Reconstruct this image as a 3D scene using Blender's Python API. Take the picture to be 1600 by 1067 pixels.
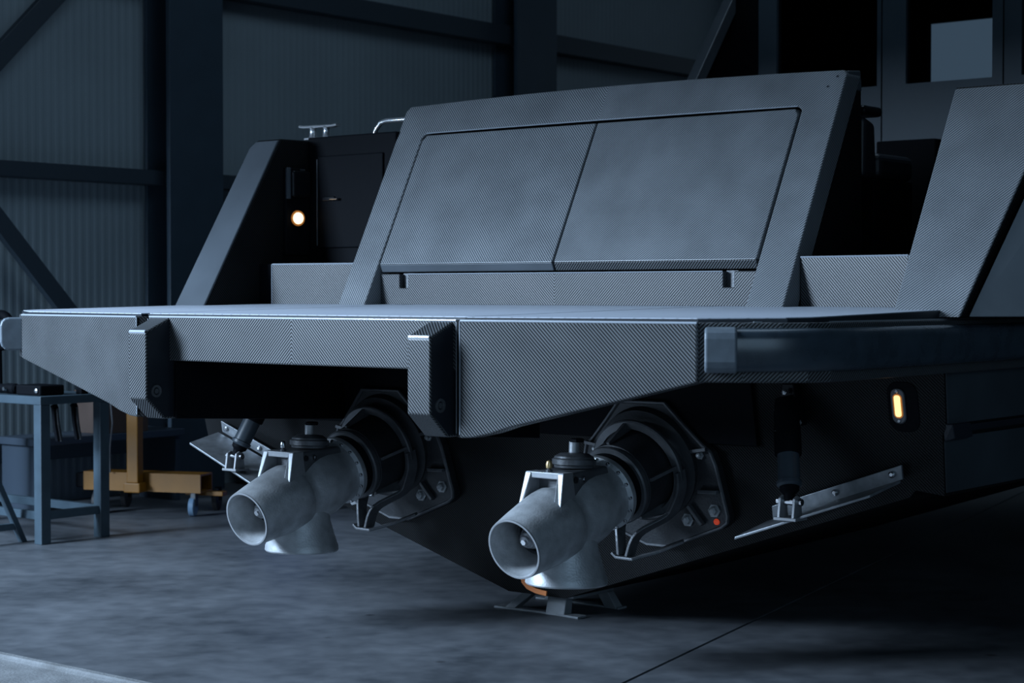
import bpy, bmesh, math, random
from mathutils import Vector, Matrix
random.seed(7)
for o in list(bpy.data.objects): bpy.data.objects.remove(o)
SC = bpy.context.scene
COL = SC.collection
R = math.radians

# ------------------------------------------------------------------ camera
cam_d = bpy.data.cameras.new('camera'); cam = bpy.data.objects.new('camera', cam_d); COL.objects.link(cam)
cam.location = (5.214, -6.640, 1.5)
cam.rotation_euler = (R(90 - 1.515), 0, R(38.905))
cam_d.sensor_width = 36; cam_d.lens = 2850 * 36 / 1600
cam_d.dof.use_dof = True; cam_d.dof.focus_distance = 7.9; cam_d.dof.aperture_fstop = 3.5
SC.camera = cam

# ------------------------------------------------------------------ world, light, exposure
w = bpy.data.worlds.new('world'); SC.world = w; w.use_nodes = True
bg = w.node_tree.nodes['Background']; bg.inputs[0].default_value = (0.30, 0.52, 0.78, 1); bg.inputs[1].default_value = 0.034
def area(name, loc, target, size, sy, power, col):
    l = bpy.data.lights.new(name, 'AREA'); l.shape = 'RECTANGLE'; l.size = size; l.size_y = sy; l.energy = power; l.color = col
    o = bpy.data.objects.new(name, l); COL.objects.link(o); o.location = loc
    o.rotation_euler = (Vector(target) - Vector(loc)).to_track_quat('-Z', 'Y').to_euler()
    return o
area('daylight_through_open_door', (-5.2, -7.4, 4.6), (0.0, -0.4, 1.0), 2.4, 4.6, 2500, (0.57, 0.76, 1.0))
area('sky_fill_starboard', (11.0, -9.0, 3.6), (-1.0, 1.0, 1.0), 6.0, 4.0, 190, (0.46, 0.72, 1.0))  # added sky fill that lifts the starboard sides
area('added_wall_fill', (0.5, 1.5, 8.0), (-4.2, -0.6, 1.0), 5.0, 3.0, 85, (0.55, 0.77, 1.0))  # added fill light aimed at the left wall
SC.view_settings.view_transform = 'Standard'; SC.view_settings.look = 'None'
SC.view_settings.gamma = 1; SC.view_settings.use_curve_mapping = False
SC.view_settings.exposure = 0.0

# ------------------------------------------------------------------ materials
def new_mat(name):
    m = bpy.data.materials.new(name); m.use_nodes = True
    nt = m.node_tree; b = nt.nodes['Principled BSDF']
    return m, nt, b
def N(nt, t, **kw):
    n = nt.nodes.new(t)
    for k, v in kw.items(): setattr(n, k, v)
    return n
def mathn(nt, op, a, b=None):
    n = nt.nodes.new('ShaderNodeMath'); n.operation = op
    for i, v in enumerate((a, b)):
        if v is None: continue
        if isinstance(v, (int, float)): n.inputs[i].default_value = v
        else: nt.links.new(v, n.inputs[i])
    return n.outputs[0]
def plain(name, col, rough=0.5, metal=0.0, noise=0.0, nscale=6.0, bump=0.0, bscale=60.0, coat=0.0, spec=0.5):
    m, nt, b = new_mat(name)
    b.inputs['Roughness'].default_value = rough; b.inputs['Metallic'].default_value = metal
    b.inputs['Coat Weight'].default_value = coat
    b.inputs['Specular IOR Level'].default_value = spec
    c = (*col, 1)
    tc = N(nt, 'ShaderNodeTexCoord')
    if noise > 0:
        n = N(nt, 'ShaderNodeTexNoise'); n.inputs['Scale'].default_value = nscale; n.inputs['Detail'].default_value = 6
        nt.links.new(tc.outputs['Object'], n.inputs['Vector'])
        r = N(nt, 'ShaderNodeValToRGB')
        r.color_ramp.elements[0].position = 0.3; r.color_ramp.elements[1].position = 0.7
        r.color_ramp.elements[0].color = (*[x * (1 - noise) for x in col], 1); r.color_ramp.elements[1].color = (*[min(1, x * (1 + noise)) for x in col], 1)
        nt.links.new(n.outputs['Fac'], r.inputs[0]); nt.links.new(r.outputs[0], b.inputs['Base Color'])
        rr = mathn(nt, 'ADD', mathn(nt, 'MULTIPLY', n.outputs['Fac'], noise * 0.5), rough - noise * 0.25)
        nt.links.new(rr, b.inputs['Roughness'])
    else: b.inputs['Base Color'].default_value = c
    if bump > 0:
        n2 = N(nt, 'ShaderNodeTexNoise'); n2.inputs['Scale'].default_value = bscale; n2.inputs['Detail'].default_value = 3
        nt.links.new(tc.outputs['Object'], n2.inputs['Vector'])
        bp = N(nt, 'ShaderNodeBump'); bp.inputs['Strength'].default_value = bump; bp.inputs['Distance'].default_value = 0.01
        nt.links.new(n2.outputs['Fac'], bp.inputs['Height']); nt.links.new(bp.outputs[0], b.inputs['Normal'])
    return m
def emit(name, col, s):
    m, nt, b = new_mat(name); b.inputs['Base Color'].default_value = (*col, 1)
    b.inputs['Emission Color'].default_value = (*col, 1); b.inputs['Emission Strength'].default_value = s
    return m
PITCH = 0.0145
def carbon(name, mode, lo=0.007, hi=0.118, pitch=PITCH, rough=0.44, coat=0.14, spec=0.5):
    """twill carbon: stripes from the UV map (metres). / : u-v   \\ : u+v   ^ : |u|+v   v : |u|-v"""
    m, nt, b = new_mat(name)
    uv = N(nt, 'ShaderNodeUVMap'); sp = N(nt, 'ShaderNodeSeparateXYZ'); nt.links.new(uv.outputs[0], sp.inputs[0])
    u, v = sp.outputs[0], sp.outputs[1]
    if mode in '^v': u = mathn(nt, 'ABSOLUTE', u)
    ph = mathn(nt, 'SUBTRACT' if mode in '/v' else 'ADD', u, v)
    s = mathn(nt, 'SINE', mathn(nt, 'MULTIPLY', ph, 2 * math.pi / pitch))
    f = mathn(nt, 'ADD', mathn(nt, 'MULTIPLY', s, 0.5), 0.5)
    tc = N(nt, 'ShaderNodeTexCoord'); n = N(nt, 'ShaderNodeTexNoise'); n.inputs['Scale'].default_value = 5; n.inputs['Detail'].default_value = 5
    nt.links.new(tc.outputs['Object'], n.inputs['Vector'])
    r = N(nt, 'ShaderNodeValToRGB'); r.color_ramp.elements[0].position = 0.2; r.color_ramp.elements[1].position = 0.85
    r.color_ramp.elements[0].color = (lo * 0.92, lo, lo * 1.1, 1); r.color_ramp.elements[1].color = (hi * 0.94, hi, hi * 1.06, 1)
    nt.links.new(f, r.inputs[0])
    mx = N(nt, 'ShaderNodeMix', data_type='RGBA', blend_type='MULTIPLY'); mx.inputs['Factor'].default_value = 1
    r2 = N(nt, 'ShaderNodeValToRGB'); r2.color_ramp.elements[0].position = 0.3; r2.color_ramp.elements[1].position = 0.68
    r2.color_ramp.elements[0].color = (0.78, 0.78, 0.78, 1); r2.color_ramp.elements[1].color = (1, 1, 1, 1)
    nt.links.new(n.outputs['Fac'], r2.inputs[0])
    nt.links.new(r.outputs[0], mx.inputs['A']); nt.links.new(r2.outputs[0], mx.inputs['B'])
    nt.links.new(mx.outputs['Result'], b.inputs['Base Color'])
    rr = mathn(nt, 'ADD', mathn(nt, 'MULTIPLY', n.outputs['Fac'], 0.18), rough - 0.09)
    nt.links.new(rr, b.inputs['Roughness'])
    nt.links.new(mathn(nt, 'ADD', mathn(nt, 'MULTIPLY', f, spec * 0.85), spec * 0.1), b.inputs['Specular IOR Level']); b.inputs['Coat Weight'].default_value = coat; b.inputs['Coat Roughness'].default_value = 0.22
    bp = N(nt, 'ShaderNodeBump'); bp.inputs['Strength'].default_value = 0.25; bp.inputs['Distance'].default_value = 0.0015
    nt.links.new(f, bp.inputs['Height']); nt.links.new(bp.outputs[0], b.inputs['Normal'])
    return m
M = {}
M['cf/'] = carbon('carbon twill rising', '/'); M['cf\\'] = carbon('carbon twill falling', '\\')
M['cf^'] = carbon('carbon twill chevron up', '^'); M['cfv'] = carbon('carbon twill chevron down', 'v')
M['cfk'] = carbon('carbon twill kick board', 'v', 0.012, 0.12); M['cfr'] = carbon('carbon twill riser', '\\', 0.012, 0.11)
M['highlight'] = plain('painted edge highlight', (0.30, 0.33, 0.37), 0.28, coat=0.3)  # highlight on rounded edges put into a lighter colour
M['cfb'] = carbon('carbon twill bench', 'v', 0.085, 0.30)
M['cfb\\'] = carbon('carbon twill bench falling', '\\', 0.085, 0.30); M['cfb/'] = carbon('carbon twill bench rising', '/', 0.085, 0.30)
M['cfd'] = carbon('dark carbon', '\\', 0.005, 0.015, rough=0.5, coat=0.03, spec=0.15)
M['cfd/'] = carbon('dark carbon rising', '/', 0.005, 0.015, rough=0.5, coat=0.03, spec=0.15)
M['hull'] = plain('hull black', (0.014, 0.018, 0.024), 0.4, noise=0.2, nscale=4, spec=0.3)
M['hullside'] = plain('hull side grey', (0.040, 0.050, 0.058), 0.4, noise=0.2, nscale=3)
M['black'] = plain('matt black', (0.004, 0.005, 0.007), 0.65, spec=0.07)
M['blackgloss'] = plain('gloss black', (0.005, 0.006, 0.008), 0.3, spec=0.2)
M['rubber'] = plain('rail rubber', (0.032, 0.047, 0.062), 0.28, noise=0.2, nscale=14)
M['rubber_cap'] = plain('rail end rubber', (0.11, 0.135, 0.16), 0.45, noise=0.15, nscale=20)
M['side'] = plain('side panel grey', (0.075, 0.087, 0.10), 0.35, noise=0.15, nscale=3)
M['alu'] = plain('raw cast aluminium', (0.46, 0.475, 0.49), 0.48, 0.5, noise=0.22, nscale=14, bump=0.12, bscale=120)
M['alu_dark'] = plain('dark cast aluminium', (0.028, 0.031, 0.035), 0.5, 0.4, noise=0.3, nscale=10, bump=0.15, bscale=90)
M['alu_mid'] = plain('oiled cast aluminium', (0.095, 0.10, 0.108), 0.45, 0.35, noise=0.3, nscale=12, bump=0.12, bscale=90)
M['machined'] = plain('machined aluminium', (0.30, 0.31, 0.325), 0.45, 0.5, noise=0.08, nscale=30)
M['steel'] = plain('bright steel', (0.55, 0.56, 0.58), 0.25, 1.0)
M['chrome'] = plain('polished chrome', (0.75, 0.77, 0.8), 0.22, 0.75)
M['bronze'] = plain('bronze', (0.62, 0.44, 0.22), 0.35, 0.7)
M['tab'] = plain('brushed steel plate', (0.22, 0.235, 0.25), 0.42, 0.6, noise=0.25, nscale=20)
M['ram'] = plain('ram grey blue', (0.045, 0.06, 0.075), 0.4)
M['orange'] = plain('orange strap', (0.75, 0.22, 0.05), 0.5)
M['red'] = emit('red plug glow', (1.0, 0.10, 0.04), 0.22)  # faint glow put into the plug colour, no lamp here
M['lampwarm'] = emit('warm lamp', (1.0, 0.80, 0.52), 1.7)
M['lampwarm2'] = emit('warm strip lamp', (1.0, 0.68, 0.28), 1.5)
M['lampglow'] = emit('amber lamp glow', (0.55, 0.20, 0.04), 0.35)
M['plate'] = plain('outer plate grey', (0.26, 0.285, 0.31), 0.35, noise=0.15, nscale=3)
M['cushion'] = plain('black vinyl cushion', (0.018, 0.02, 0.026), 0.45)
M['cabin'] = plain('cabin panel grey', (0.048, 0.070, 0.090), 0.5, noise=0.12, nscale=3)
M['stand'] = plain('stand grey paint', (0.20, 0.215, 0.23), 0.55, noise=0.2, nscale=10)
M['bench_paint'] = plain('workbench blue grey paint', (0.045, 0.07, 0.09), 0.45, noise=0.15, nscale=8)
M['yellow'] = plain('yellow hoist paint', (0.22, 0.09, 0.004), 0.45, noise=0.1, nscale=6)
M['blue'] = plain('blue drum paint', (0.02, 0.07, 0.30), 0.4)
M['castor'] = plain('castor blue grey', (0.16, 0.25, 0.36), 0.4)
M['tyre'] = plain('castor tyre', (0.02, 0.02, 0.022), 0.6)
M['cardboard'] = plain('brown cardboard', (0.07, 0.045, 0.035), 0.8, noise=0.15)
M['cabinet'] = plain('dark cabinet', (0.035, 0.05, 0.07), 0.5)
M['column'] = plain('column paint', (0.034, 0.056, 0.078), 0.5, noise=0.08)
M['girt'] = plain('girt paint', (0.030, 0.045, 0.060), 0.55)
M['sheet'] = plain('corrugated sheet', (0.25, 0.305, 0.335), 0.55, noise=0.08, nscale=1.2)
M['plinth'] = plain('plinth concrete', (0.05, 0.06, 0.07), 0.8, noise=0.2)
M['apron'] = plain('apron concrete', (0.155, 0.16, 0.165), 0.75, noise=0.25, nscale=9, bump=0.3, bscale=80)
M['added_glow'] = emit('added glow panel', (0.36, 0.50, 0.64), 0.30)  # added glow that brightens the cabin panes
def deck_mat():
    m, nt, b = new_mat('deck covering')
    tc = N(nt, 'ShaderNodeTexCoord'); sp = N(nt, 'ShaderNodeSeparateXYZ'); nt.links.new(tc.outputs['Object'], sp.inputs[0])
    f = mathn(nt, 'FRACT', mathn(nt, 'MULTIPLY', sp.outputs[0], 1 / 0.055))
    g = mathn(nt, 'LESS_THAN', f, 0.16)
    r = N(nt, 'ShaderNodeMix', data_type='RGBA'); r.inputs['A'].default_value = (0.42, 0.455, 0.52, 1); r.inputs['B'].default_value = (0.28, 0.305, 0.35, 1)
    nt.links.new(g, r.inputs['Factor']); nt.links.new(r.outputs['Result'], b.inputs['Base Color'])
    b.inputs['Roughness'].default_value = 0.55
    return m
M['deck'] = deck_mat()
def floor_mat():
    m, nt, b = new_mat('polished concrete')
    tc = N(nt, 'ShaderNodeTexCoord')
    mp = N(nt, 'ShaderNodeMapping'); mp.inputs['Rotation'].default_value = (0, 0, R(-39)); mp.inputs['Scale'].default_value = (1.0, 1.0, 1)
    nt.links.new(tc.outputs['Object'], mp.inputs[0])
    n1 = N(nt, 'ShaderNodeTexNoise'); n1.inputs['Scale'].default_value = 1.1; n1.inputs['Detail'].default_value = 7; n1.inputs['Roughness'].default_value = 0.6
    n2 = N(nt, 'ShaderNodeTexNoise'); n2.inputs['Scale'].default_value = 8; n2.inputs['Detail'].default_value = 5
    nt.links.new(mp.outputs[0], n1.inputs['Vector']); nt.links.new(mp.outputs[0], n2.inputs['Vector'])
    s = mathn(nt, 'ADD', mathn(nt, 'MULTIPLY', n1.outputs['Fac'], 0.66), mathn(nt, 'MULTIPLY', n2.outputs['Fac'], 0.34))
    r = N(nt, 'ShaderNodeValToRGB'); r.color_ramp.elements[0].position = 0.34; r.color_ramp.elements[1].position = 0.66
    r.color_ramp.elements[0].color = (0.040, 0.046, 0.054, 1); r.color_ramp.elements[1].color = (0.135, 0.144, 0.158, 1)
    nt.links.new(s, r.inputs[0])
    # small oil spots
    vo = N(nt, 'ShaderNodeTexVoronoi'); vo.inputs['Scale'].default_value = 2.3; vo.inputs['Randomness'].default_value = 1
    nt.links.new(mp.outputs[0], vo.inputs['Vector'])
    sp = N(nt, 'ShaderNodeValToRGB'); sp.color_ramp.elements[0].position = 0.03; sp.color_ramp.elements[1].position = 0.07
    sp.color_ramp.elements[0].color = (0.45, 0.45, 0.45, 1); sp.color_ramp.elements[1].color = (1, 1, 1, 1)
    nt.links.new(vo.outputs['Distance'], sp.inputs[0])
    mx = N(nt, 'ShaderNodeMix', data_type='RGBA', blend_type='MULTIPLY'); mx.inputs['Factor'].default_value = 1
    nt.links.new(r.outputs[0], mx.inputs['A']); nt.links.new(sp.outputs[0], mx.inputs['B'])
    nt.links.new(mx.outputs['Result'], b.inputs['Base Color'])
    nt.links.new(mathn(nt, 'ADD', mathn(nt, 'MULTIPLY', s, 0.3), 0.33), b.inputs['Roughness'])
    bp = N(nt, 'ShaderNodeBump'); bp.inputs['Strength'].default_value = 0.15; bp.inputs['Distance'].default_value = 0.02
    nt.links.new(n1.outputs['Fac'], bp.inputs['Height']); nt.links.new(bp.outputs[0], b.inputs['Normal'])
    return m
M['floor'] = floor_mat()
def glass_mat():
    m = bpy.data.materials.new('tinted glass'); m.use_nodes = True; nt = m.node_tree; nt.nodes.clear()
    o = N(nt, 'ShaderNodeOutputMaterial'); mx = N(nt, 'ShaderNodeMixShader'); t = N(nt, 'ShaderNodeBsdfTransparent'); g = N(nt, 'ShaderNodeBsdfGlossy')
    t.inputs[0].default_value = (0.55, 0.6, 0.64, 1); g.inputs['Roughness'].default_value = 0.02; mx.inputs[0].default_value = 0.006
    nt.links.new(t.outputs[0], mx.inputs[1]); nt.links.new(g.outputs[0], mx.inputs[2]); nt.links.new(mx.outputs[0], o.inputs[0])
    return m
M['glass'] = glass_mat()

# ------------------------------------------------------------------ geometry helpers
class B:
    """collects shapes into one bmesh, build() links it as ONE mesh object"""
    def __init__(s): s.bm = bmesh.new()
    def poly(s, base, ext):
        ext = Vector(ext); a = [s.bm.verts.new(Vector(p)) for p in base]; b = [s.bm.verts.new(Vector(p) + ext) for p in base]
        s.bm.faces.new(a); s.bm.faces.new(b[::-1])
        for i in range(len(a)):
            j = (i + 1) % len(a); s.bm.faces.new((a[j], a[i], b[i], b[j]))
        return s
    def xprism(s, yz, x0, x1): return s.poly([(x0, y, z) for y, z in yz], (x1 - x0, 0, 0))
    def yprism(s, xz, y0, y1): return s.poly([(x, y0, z) for x, z in xz], (0, y1 - y0, 0))
    def zprism(s, xy, z0, z1): return s.poly([(x, y, z0) for x, y in xy], (0, 0, z1 - z0))
    def box(s, x0, x1, y0, y1, z0, z1): return s.zprism([(x0, y0), (x1, y0), (x1, y1), (x0, y1)], z0, z1)
    def hexa(s, bot, top):
        a = [s.bm.verts.new(Vector(p)) for p in bot]; b = [s.bm.verts.new(Vector(p)) for p in top]
        n = len(a); s.bm.faces.new(a[::-1]); s.bm.faces.new(b)
        for i in range(n): s.bm.faces.new((a[i], a[(i + 1) % n], b[(i + 1) % n], b[i]))
        return s
    def lathe(s, prof, org, axis, seg=32, caps=True):
        ax = Vector(axis).normalized(); org = Vector(org)
        t = Vector((1, 0, 0)) if abs(ax.x) < 0.9 else Vector((0, 1, 0))
        e1 = (t - ax * t.dot(ax)).normalized(); e2 = ax.cross(e1)
        rings = []
        for h, r in prof:
            rings.append([s.bm.verts.new(org + ax * h + (e1 * math.cos(2 * math.pi * k / seg) + e2 * math.sin(2 * math.pi * k / seg)) * r) for k in range(seg)])
        for a, b in zip(rings, rings[1:]):
            for k in range(seg): s.bm.faces.new((a[k], a[(k + 1) % seg], b[(k + 1) % seg], b[k]))
        if caps: s.bm.faces.new(rings[0][::-1]); s.bm.faces.new(rings[-1])
        return s
    def cyl(s, p0, p1, r, seg=16, r1=None):
        p0, p1 = Vector(p0), Vector(p1); L = (p1 - p0).length
        return s.lathe([(0, r), (L, r if r1 is None else r1)], p0, p1 - p0, seg)
    def sweep(s, path, sec, up=(0, 0, 1), closed=False):
        """section (a,b): a along outward side = tangent x up, b along up"""
        P = [Vector(p) for p in path]; up = Vector(up); rings = []; n = len(P)
        for i, p in enumerate(P):
            if closed: t0 = (p - P[i - 1]).normalized(); t1 = (P[(i + 1) % n] - p).normalized()
            else:
                t0 = (P[i] - P[i - 1]).normalized() if i > 0 else (P[1] - P[0]).normalized()
                t1 = (P[i + 1] - P[i]).normalized() if i < n - 1 else t0
            t = (t0 + t1).normalized(); side = t.cross(up).normalized(); u2 = side.cross(t).normalized()
            k = 1 / max(0.5, t.dot(t1))
            rings.append([s.bm.verts.new(p + side * a * k + u2 * b) for a, b in sec])
        m = len(sec); rr = list(zip(rings, rings[1:])) + ([(rings[-1], rings[0])] if closed else [])
        for a, b in rr:
            for k in range(m): s.bm.faces.new((a[k], a[(k + 1) % m], b[(k + 1) % m], b[k]))
        if not closed: s.bm.faces.new(rings[0][::-1]); s.bm.faces.new(rings[-1])
        return s
    def tube(s, path, r, seg=10, up=(0, 0, 1), closed=False):
        return s.sweep(path, [(r * math.cos(2 * math.pi * k / seg), r * math.sin(2 * math.pi * k / seg)) for k in range(seg)], up, closed)
    def build(s, name, mat, parent=None, bevel=0.0, smooth=False, seg=2, uv=True, loc=None):
        bmesh.ops.remove_doubles(s.bm, verts=s.bm.verts, dist=1e-6)
        bmesh.ops.recalc_face_normals(s.bm, faces=s.bm.faces)
        if uv:
            L = s.bm.loops.layers.uv.new('UVMap')
            for f in s.bm.faces:
                n = f.normal; z = Vector((0, 0, 1)); u = z.cross(n)
                u = Vector((1, 0, 0)) if u.length < 0.12 else u.normalized()
                v = n.cross(u)
                for l in f.loops: l[L].uv = (l.vert.co.dot(u), l.vert.co.dot(v))
        if smooth:
            for f in s.bm.faces: f.smooth = True
            for e in s.bm.edges:
                if len(e.link_faces) == 2 and e.calc_face_angle(0) > R(38): e.smooth = False
        me = bpy.data.meshes.new(name); s.bm.to_mesh(me); s.bm.free()
        me.materials.append(M[mat] if isinstance(mat, str) else mat)
        o = bpy.data.objects.new(name, me); COL.objects.link(o)
        if parent: o.parent = parent
        if loc: o.location = loc
        if bevel:
            b = o.modifiers.new('bevel', 'BEVEL'); b.width = bevel; b.segments = seg; b.limit_method = 'ANGLE'; b.angle_limit = R(30)
            b.harden_normals = False
            for f in me.polygons: f.use_smooth = False
        return o
def tag(o, label=None, cat=None, group=None, kind=None):
    if label: o['label'] = label
    if cat: o['category'] = cat
    if group: o['group'] = group
    if kind: o['kind'] = kind
    return o
def thing(name, label, cat, loc=(0, 0, 0), rz=0, group=None):
    o = bpy.data.objects.new(name, None); COL.objects.link(o); o.location = loc; o.rotation_euler = (0, 0, rz); o.empty_display_size = 0.1
    return tag(o, label, cat, group)
def struct(o): o['kind'] = 'structure'; return o
def copy_tree(o, parent=None):
    c = o.copy(); COL.objects.link(c); c.parent = parent
    for ch in list(o.children): copy_tree(ch, c)
    return c
def rrect(w, h, r, n=4):
    pts = []
    for cx, cy, a0 in ((w - r, h - r, 0), (-w + r, h - r, 90), (-w + r, -h + r, 180), (w - r, -h + r, 270)):
        for k in range(n + 1):
            a = R(a0 + 90 * k / n); pts.append((cx + r * math.cos(a), cy + r * math.sin(a)))
    return pts
def mirx(p): return [(-x, y, z) for x, y, z in p]

# ================================================================== THE HALL
b = B()                      # floor: two concrete slabs with a joint between, on a sub floor
floor = struct(B().box(-5.6, 12, -2.16, 14, -0.2, -0.03).build('floor', 'plinth'))
jl = lambda y: 0.962 - 0.213 * (y + 0.013) / 1.0 if False else 0.962 - 0.212 * y
g = 0.004
B().zprism([(-5.6, -2.115), (jl(-2.115) - g, -2.115), (jl(14) - g, 14), (-5.6, 14)], -0.03, 0).build('floor_slab', 'floor', floor, bevel=0.004, seg=1)
B().zprism([(jl(-2.115) + g, -2.115), (12, -2.115), (12, 14), (jl(14) + g, 14)], -0.03, 0).build('floor_slab', 'floor', floor, bevel=0.004, seg=1)
struct(B().box(-9, 14, -9.5, -2.165, -0.2, 0.0).build('floor_apron', 'apron'))
tr = B().xprism([(-2.165, -0.02), (-2.165, 0.012), (-2.155, 0.018), (-2.125, 0.018), (-2.115, 0.004), (-2.115, -0.02)], -9, 12)
struct(tr.build('trim_1', 'apron'))

XW = -5.6
b = B(); pts = []; y = -2.1; p = 0.068; k = 0
prof = []
while y < 14.0:
    for dy, dx in ((0, 0), (0.022, 0), (0.036, 0.002), (0.054, 0.002)): prof.append((y + dy, XW + dx))
    y += p
vb = [b.bm.verts.new((x, yy, 0.0)) for yy, x in prof]; vt = [b.bm.verts.new((x, yy, 8.0)) for yy, x in prof]
for i in range(len(prof) - 1): b.bm.faces.new((vb[i], vb[i + 1], vt[i + 1], vt[i]))
wall = struct(b.build('wall_left', 'sheet', uv=False))
# columns: H section with flanges, braces, girts
def column(y0, y1):
    c = B().box(XW + 0.02, XW + 0.30, (y0 + y1) / 2 - 0.02, (y0 + y1) / 2 + 0.02, 0, 8).build('column', 'column')
    struct(c)
    B().box(XW + 0.27, XW + 0.31, y0, y1, 0, 8).build('column_flange', 'column', c, bevel=0.004)
    B().box(XW + 0.02, XW + 0.05, y0, y1, 0, 8).build('column_flange', 'column', c, bevel=0.004)
    B().box(XW + 0.03, XW + 0.30, y0, y1, 0.0, 0.03).build('base_plate', 'column', c)
    return c
column(2.33, 2.86); column(6.45, 7.05); column(10.6, 11.2)
def girt(y0, y1, z0, z1, mat='girt'):
    o = B().xprism([(y0, z0), (y1, z0), (y1, z1), (y0, z1)], XW + 0.015, XW + 0.16).build('girt', mat, bevel=0.004); return struct(o)
girt(-2.1, 14, 2.31, 2.42); girt(-2.1, 14, 3.80, 3.97); girt(-2.1, 14, 0.32, 0.47); girt(-2.1, 14, 5.4, 5.55)
def brace(p0, p1, wd):
    d = Vector((p1[0] - p0[0], p1[1] - p0[1])).normalized(); nrm = Vector((-d.y, d.x)) * wd / 2
    q = [(p0[0] + nrm.x, p0[1] + nrm.y), (p1[0] + nrm.x, p1[1] + nrm.y), (p1[0] - nrm.x, p1[1] - nrm.y), (p0[0] - nrm.x, p0[1] - nrm.y)]
    return struct(B().xprism(q, XW + 0.17, XW + 0.23).build('brace', 'girt', bevel=0.004))
brace((-0.25, 1.95), (2.33, 4.55), 0.14); brace((0.2, 2.75), (2.33, 0.45), 0.13)
# unseen front wall above the open door, set low to shade the upper boat
fw = struct(B().box(-5.6, 12, -2.40, -2.18, 2.84, 8.0).build('wall_front', 'girt'))
B().box(-5.6, 12, -2.42, -2.16, 2.77, 2.84).build('lintel', 'girt', fw)
# end wall far behind the boat with an added glowing panel seen through the cabin panes
b = B().box(-5.6, 12, 14.0, 14.2, 0, 8); struct(b.build('wall_back', 'sheet'))
glow_pan = struct(B().box(-5.4, 0.5, 13.95, 13.99, 3.2, 6.2).build('glow_panel', 'added_glow'))
for xx in (-5.4, -3.95, -2.47, -1.0, 0.45): B().box(xx, xx + 0.05, 13.9, 13.95, 3.2, 6.2).build('glow_panel_frame', 'girt', glow_pan)

# ================================================================== THE BOAT
boat = thing('boat', 'dark grey carbon fibre jet boat with raked stern bench and twin waterjets', 'boat')
yt = lambda z: 0.0 - 0.21 * (z - 0.1)           # raked transom
def P(*a, **k): return a[0].build(*a[1:], parent=boat, **k)

# ---- hull: lofted closed sections
half = [(0.165, 0.10), (1.955, 0.700), (1.985, 0.731), (2.105, 0.717), (2.118, 0.955), (2.135, 0.985), (2.15, 1.25)]
sec = half + [(-x, z) for x, z in half[::-1]]
b = B(); rings = []
for y, sx, dz in ((None, 1, 0), (1.0, 1, 0.0), (3.0, 0.995, 0.03), (5.0, 0.93, 0.12), (7.0, 0.70, 0.32), (8.6, 0.34, 0.62), (9.4, 0.03, 0.95)):
    ring = []
    for x, z in sec:
        zz = z + dz * (1 - (z - 0.1) / 1.3)
        ring.append(b.bm.verts.new((x * sx, yt(z) if y is None else y, zz)))
    rings.append(ring)
n = len(sec)
for a, c in zip(rings, rings[1:]):
    for k in range(n): b.bm.faces.new((a[k], a[(k + 1) % n], c[(k + 1) % n], c[k]))
b.bm.faces.new(rings[0]); b.bm.faces.new(rings[-1][::-1])
hull = P(b, 'hull', 'cfd', bevel=0.006)
# spray step block and side plates on the starboard side
for s in (1, -1):
    B().poly([(s * 2.12, yt(0.9), 0.93), (s * 2.165, yt(0.9), 0.945), (s * 2.165, yt(1.0), 1.0), (s * 2.12, yt(1.0), 1.0)], (0, 0.16, 0)).build('spray_step', 'hull', hull, bevel=0.004)
    B().poly([(s * 2.11, 0.02, 0.952), (s * 2.14, 0.02, 0.965), (s * 2.145, 0.02, 0.99), (s * 2.11, 0.02, 0.99)], (0, 3, 0)).build('spray_rail', 'hull', hull)
    for z0, z1, xa, xb in ((0.73, 0.945, 2.108, 2.119), (1.0, 1.198, 2.138, 2.148)):
        B().hexa([(s * (xa - 0.01), yt(z0) + 0.012, z0), (s * (xa + 0.003), yt(z0) + 0.012, z0), (s * (xa + 0.003), 3.0, z0), (s * (xa - 0.01), 3.0, z0)],
                 [(s * (xb - 0.01), yt(z1) + 0.012, z1), (s * (xb + 0.003), yt(z1) + 0.012, z1), (s * (xb + 0.003), 3.0, z1), (s * (xb - 0.01), 3.0, z1)]).build('side_plate', 'hullside', hull)
# black panel standing for the shade of the recess above the jets
B().hexa([(-1.30, yt(0.87) - 0.025, 0.87), (1.30, yt(0.87) - 0.025, 0.87), (1.30, yt(0.87) + 0.02, 0.87), (-1.30, yt(0.87) + 0.02, 0.87)],
         [(-1.30, yt(1.2) - 0.025, 1.2), (1.30, yt(1.2) - 0.025, 1.2), (1.30, yt(1.2) + 0.02, 1.2), (-1.30, yt(1.2) + 0.02, 1.2)]).build('recess_shade_panel', 'black', hull, bevel=0.004)
# orange strap hanging on the keel pad
B().sweep([(-0.045, -0.05, 0.20), (-0.035, -0.05, 0.165), (-0.008, -0.05, 0.142), (0.04, -0.05, 0.128), (0.10, -0.05, 0.122)], [(-0.011, -0.004), (0.011, -0.004), (0.011, 0.004), (-0.011, 0.004)], up=(0, -1, 0)).build('orange_strap', 'orange', hull)

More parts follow.
